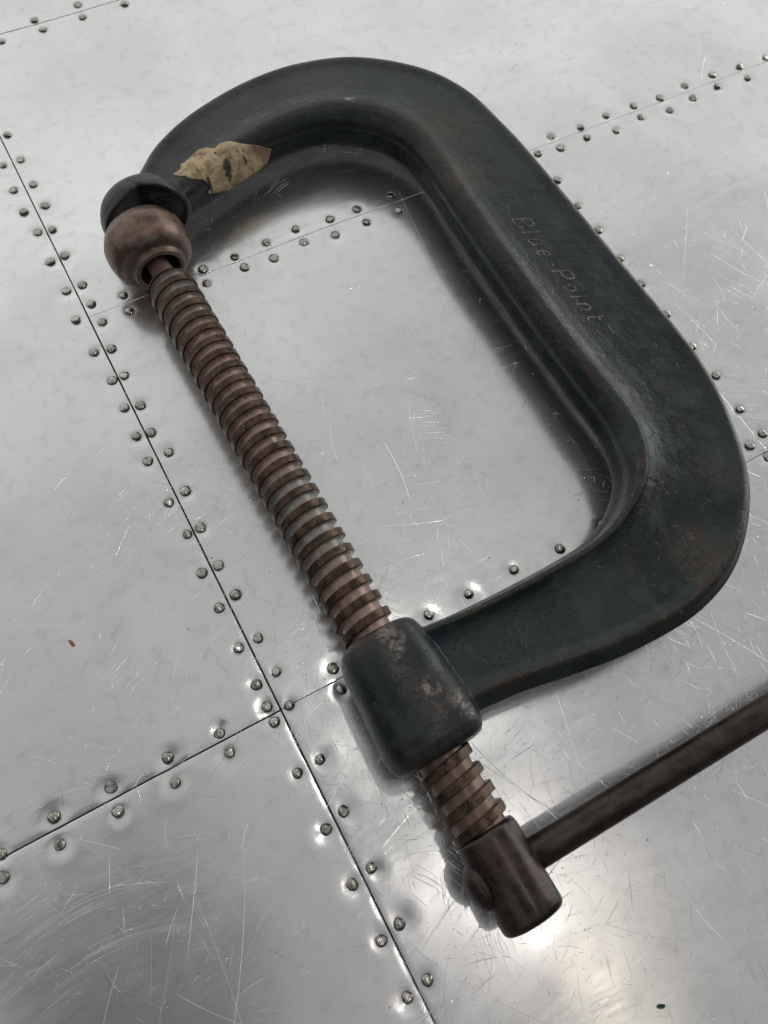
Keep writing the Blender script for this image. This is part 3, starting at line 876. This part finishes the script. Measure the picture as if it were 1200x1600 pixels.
# end disc and neck, as further shells of the same part
def bm_lathe(bm, prof, seg=40):
    v, f = lathe(prof, seg)
    bv = [bm.verts.new(q) for q in v]
    for q in f:
        bm.faces.new([bv[i] for i in q])
bm_lathe(bm, [(-0.1167, 0.0112), (-0.1159, 0.0112), (-0.1157, 0.006)])
bm_lathe(bm, [(-0.139, 0.0060), (-0.1185, 0.0060), (-0.1166, 0.0067), (-0.115, 0.0067)])
bmesh.ops.recalc_face_normals(bm, faces=bm.faces)
me = bpy.data.meshes.new('screw'); bm.to_mesh(me); bm.free()
me.polygons.foreach_set('use_smooth', [True] * len(me.polygons))
me.materials.append(SCREW)
screw = bpy.data.objects.new('screw', me)
COL.objects.link(screw)
under_clamp(screw, AXM)
sharp_by_angle(screw, 38)

v, f = lathe([(0.1855, 0.0105), (0.1860, 0.0122), (0.1872, 0.0129), (0.1895, 0.0133), (0.196, 0.01335), (0.205, 0.01335), (0.2145, 0.0134), (0.2196, 0.0134),
              (0.2212, 0.0131), (0.2222, 0.0124), (0.2226, 0.0114), (0.2226, 0.004)], 64)
HEADM = turned_steel('dark_head_steel', (0.034, 0.027, 0.025), (0.085, 0.060, 0.050), 0.27)
head = mesh_obj('screw_head', v, f, HEADM)
under_clamp(head, AXM)
sharp_by_angle(head, 50)

# --- swivel pad
CUPM = turned_steel('brown_pad_steel', (0.115, 0.075, 0.056), (0.25, 0.170, 0.132), 0.34)
prof = [(-0.140, 0.0003), (-0.140, 0.0106), (-0.1272, 0.0108), (-0.1265, 0.0110), (-0.1262, 0.0114), (-0.1262, 0.0129), (-0.1264, 0.0134), (-0.1276, 0.0137),
        (-0.1290, 0.0139), (-0.1296, 0.0143), (-0.1301, 0.0156), (-0.1310, 0.0173), (-0.1326, 0.0191), (-0.1340, 0.0202), (-0.1352, 0.0207), (-0.1385, 0.0216), (-0.1420, 0.0221), (-0.1440, 0.0222), (-0.1474, 0.0221), (-0.1480, 0.0217), (-0.1512, 0.0207), (-0.1528, 0.0200), (-0.1534, 0.0190), (-0.1538, 0.0100), (-0.1540, 0.0003)]
v, f = lathe(prof, 72)
cup = mesh_obj('swivel_pad', v, f, CUPM)
under_clamp(cup, AXM)
sharp_by_angle(cup, 42)

# --- tommy bar through the head with its peened ends
RODM = turned_steel('dark_bar_steel', (0.036, 0.027, 0.023), (0.075, 0.054, 0.045), 0.32, rings=False)
ra = math.radians(-0.56)
RD = Vector((math.cos(ra), math.sin(ra), 0))
RC = Vector((0.0570, -0.0382, ZC))
RM = Matrix(((0, -RD.y, RD.x, RC.x), (0, RD.x, RD.y, RC.y), (1, 0, 0, RC.z), (0, 0, 0, 1)))
if RM.to_3x3().determinant() < 0:
    RM = Matrix(((0, RD.y, RD.x, RC.x), (0, -RD.x, RD.y, RC.y), (1, 0, 0, RC.z), (0, 0, 0, 1)))
v, f = lathe([(-0.0125, 0.0040), (-0.0120, 0.00665), (0.03, 0.0066), (0.07, 0.00667), (0.12, 0.0066), (0.19, 0.00665), (0.2065, 0.0066)], 40)
bar = mesh_obj('handle_bar', v, f, RODM)
under_clamp(bar, RM)
knob_v, knob_f = lathe([(-0.0178, 0.0004), (-0.01765, 0.0022), (-0.0170, 0.0048), (-0.0158, 0.0072), (-0.0141, 0.0089), (-0.0122, 0.0096), (-0.0108, 0.0094), (-0.0100, 0.0082), (-0.0098, 0.004)], 40)
knob = mesh_obj('bar_end', knob_v, knob_f, RODM, bar)
knob2 = knob.copy(); COL.objects.link(knob2); knob2.parent = bar
knob2.rotation_euler = (math.pi, 0, 0); knob2.location = (0, 0, 0.1940)

# --- torn scrap of masking-tape label pasted over the inner bead of the upper arm
def on_paper(lst):
    out = []
    for x, y, r in lst:
        hit = bvh.ray_cast(Vector((x, y, ZC + 0.010)) - TILT * 0.1, TILT)[0]
        out.append((hit.x, hit.y, r))
    return out
TILT = Vector((0.316, 1.011, -1.0)).normalized()

def tape_mat():
    m, nt, p = new_mat('aged_paper')
    T = NT(nt)
    co = T.coord('Object')
    a = T.noise(co, 120, 4, 0.7, 0.6)
    b_ = T.noise(T.mapping(co, loc=(4, 2, 1)), 60, 3, 0.6, 0.5)
    col = T.mix(T.ramp(a, 0.35, 0.65), (0.30, 0.215, 0.12), (0.66, 0.52, 0.31))
    col = T.mix(T.math('MULTIPLY', T.ramp(b_, 0.52, 0.66), 0.8), col, (0.62, 0.45, 0.20))
    geo = T.n('ShaderNodeNewGeometry')
    def stain(spots, wob):
        out = None
        for (x, y, r) in spots:
            flat = T.n('ShaderNodeVectorMath', operation='MULTIPLY')
            T.link(geo.outputs['Position'], flat.inputs[0]); flat.inputs[1].default_value = (1, 1, 0)
            d = T.n('ShaderNodeVectorMath', operation='DISTANCE')
            T.link(flat.outputs[0], d.inputs[0]); d.inputs[1].default_value = (x, y, 0)
            q = T.ramp(T.math('ADD', d.outputs['Value'], T.math('MULTIPLY', T.math('SUBTRACT', a, 0.5), wob)), r * 0.55, r, 1, 0)
            out = q if out is None else T.math('MAXIMUM', out, q)
        return out
    col = T.mix(T.math('MULTIPLY', stain(on_paper(STAINS), 0.006), 0.72), col, (0.24, 0.12, 0.085))
    col = T.mix(T.math('MULTIPLY', stain(on_paper(HOLES), 0.007), 0.9), col, (0.040, 0.034, 0.026))
    T.link(col, p.inputs['Base Color'])
    p.inputs['Roughness'].default_value = 0.8
    T.link(T.bump(T.noise(co, 300, 4, 0.7), 0.6, 0.0005), p.inputs['Normal'])
    return m

# outline of the scrap in plan (metres), and the two hand-brown stains on it
TAPE = [(0.07905, 0.33897), (0.08117, 0.33965), (0.08452, 0.34104), (0.08547, 0.34399), (0.08881, 0.34456), (0.09376, 0.34739), (0.0986, 0.3499), (0.10341, 0.34939), (0.10594, 0.34726), (0.10718, 0.3465), (0.10956, 0.34828), (0.11152, 0.34912), (0.1157, 0.34849), (0.11995, 0.34519), (0.12437, 0.34225), (0.12949, 0.33943), (0.13305, 0.33602), (0.13562, 0.33394), (0.13303, 0.3299), (0.12892, 0.32534), (0.12284, 0.32262), (0.11621, 0.32064), (0.11067, 0.31819), (0.1057, 0.31553), (0.101, 0.3161), (0.0953, 0.31714), (0.09012, 0.3186), (0.09276, 0.32248), (0.09285, 0.3266), (0.09214, 0.32945), (0.08883, 0.33034), (0.08565, 0.33292), (0.08487, 0.33539), (0.08304, 0.33541), (0.08064, 0.33696)]
STAINS = [(0.0994, 0.3452, 0.003), (0.1282, 0.3352, 0.0042), (0.1288, 0.3306, 0.0042), (0.1322, 0.3329, 0.004)]
HOLES = [(0.1083, 0.3329, 0.002), (0.1063, 0.3299, 0.0014), (0.1186, 0.3332, 0.0012), (0.094, 0.326, 0.0018), (0.1056, 0.3436, 0.001)]
poly = TAPE
def inside(x, y):
    c = False
    j = len(poly) - 1
    for i in range(len(poly)):
        xi, yi = poly[i]; xj, yj = poly[j]
        if (yi > y) != (yj > y) and x < (xj - xi) * (y - yi) / (yj - yi) + xi:
            c = not c
        j = i
    return c
bm = bmesh.new()
bv = [bm.verts.new((x, y, 0)) for x, y in poly]
bm.faces.new(bv)
bmesh.ops.triangulate(bm, faces=bm.faces)
for _ in range(5):
    long_e = [e for e in bm.edges if e.calc_length() > 0.0011]
    if not long_e:
        break
    bmesh.ops.subdivide_edges(bm, edges=long_e, cuts=1)
    bmesh.ops.triangulate(bm, faces=bm.faces)
VIEW = Vector((0.0, 0.0, 0.36))
gone = []
for vtx in bm.verts:
    x, y = vtx.co.x, vtx.co.y
    tilt = Vector((0.316, 1.011, -1.0)).normalized()        # pressed on from above and from the inside of the bow
    org = Vector((x, y, ZC + 0.010)) - tilt * 0.1
    hit, nrm, _i, _d = bvh.ray_cast(org, tilt)
    if hit is None:
        gone.append(vtx); continue
    crumple = 0.0003 + 0.0004 * max(0.0, noise.noise(Vector((x * 130, y * 130, 3.0)))) + 0.0006 * abs(noise.noise(Vector((x * 330, y * 330, 7.0))))
    vtx.co = hit + nrm * crumple
bmesh.ops.delete(bm, geom=gone, context='VERTS')
bmesh.ops.recalc_face_normals(bm, faces=bm.faces)
me = bpy.data.meshes.new('paper_label'); bm.to_mesh(me); bm.free()
me.polygons.foreach_set('use_smooth', [True] * len(me.polygons))
me.materials.append(tape_mat())
paper = bpy.data.objects.new('paper_label', me)
COL.objects.link(paper)
paper.parent = clamp
paper.matrix_parent_inverse = Matrix.Translation(-clamp.location)
paper['label'] = 'torn tan scrap of old paper label stuck to the upper arm'
sd = paper.modifiers.new('thickness', 'SOLIDIFY'); sd.thickness = 0.0004; sd.offset = 1

# ------------------------------------------------------------------ bits lying on the sheet
def flake(name, x, y, lx, ly, rot, col, label, cat):
    n = 11
    V, F = [], []
    rr = [random.uniform(0.75, 1.1) for _ in range(n)]
    for h, k in ((0.0001, 1.0), (0.0006, 0.85)):
        for i in range(n):
            a = 2 * math.pi * i / n
            px, py = lx * rr[i] * k * math.cos(a), ly * rr[i] * k * math.sin(a)
            V.append((px * math.cos(rot) - py * math.sin(rot), px * math.sin(rot) + py * math.cos(rot), h + 0.0003 * math.sin(a * 2) * (h > 0.0005)))
    for i in range(n):
        F.append((i, (i + 1) % n, n + (i + 1) % n, n + i))
    F.append(tuple(range(n, 2 * n))); F.append(tuple(reversed(range(n))))
    z, _ = sheet_height(np.array([x]), np.array([y]))
    o = mesh_obj(name, V, F, plain(name, col, 0.7), smooth=False)
    o.location = (x, y, float(z[0]) + 0.0001)
    o['label'] = label; o['category'] = cat
    return o
flake('rust_flake', -0.0624, 0.1336, 0.0024, 0.0009, 1.75, (0.30, 0.17, 0.06), 'tiny orange brown flake lying alone on the open sheet left of the screw', 'flake')
flake('paint_chip', 0.0886, -0.1120, 0.0019, 0.0010, -0.4, (0.01, 0.06, 0.045), 'tiny dark green paint chip on the sheet below the screw head', 'paint chip')

# dark crumbs of grit
cv, cf = [], []
spots = [(0.1878, -0.0165), (0.1921, -0.0188), (0.1787, -0.0633)] + [(0.147 + random.gauss(0, .006), -0.047 + random.gauss(0, .003)) for _ in range(26)]
spots += [(random.uniform(-0.1, 0.45), random.uniform(-0.1, 0.5)) for _ in range(110)]
for (x, y) in spots:
    r = random.choice((0.00018, 0.00022, 0.0003, 0.00042))
    z, _ = sheet_height(np.array([x]), np.array([y]))
    b0 = len(cv)
    for i in range(6):
        a = i * math.pi / 3
        cv.append((x + r * random.uniform(.6, 1.4) * math.cos(a), y + r * random.uniform(.6, 1.2) * math.sin(a), float(z[0]) - 0.00005))
    cv.append((x, y, float(z[0]) + r * 0.9))
    for i in range(6):
        cf.append((b0 + i, b0 + (i + 1) % 6, b0 + 6))
grit = mesh_obj('grit', cv, cf, plain('grit', (0.03, 0.028, 0.026), 0.8), smooth=False)
grit['kind'] = 'stuff'
grit['label'] = 'dark specks of grit scattered over the aluminium sheet'
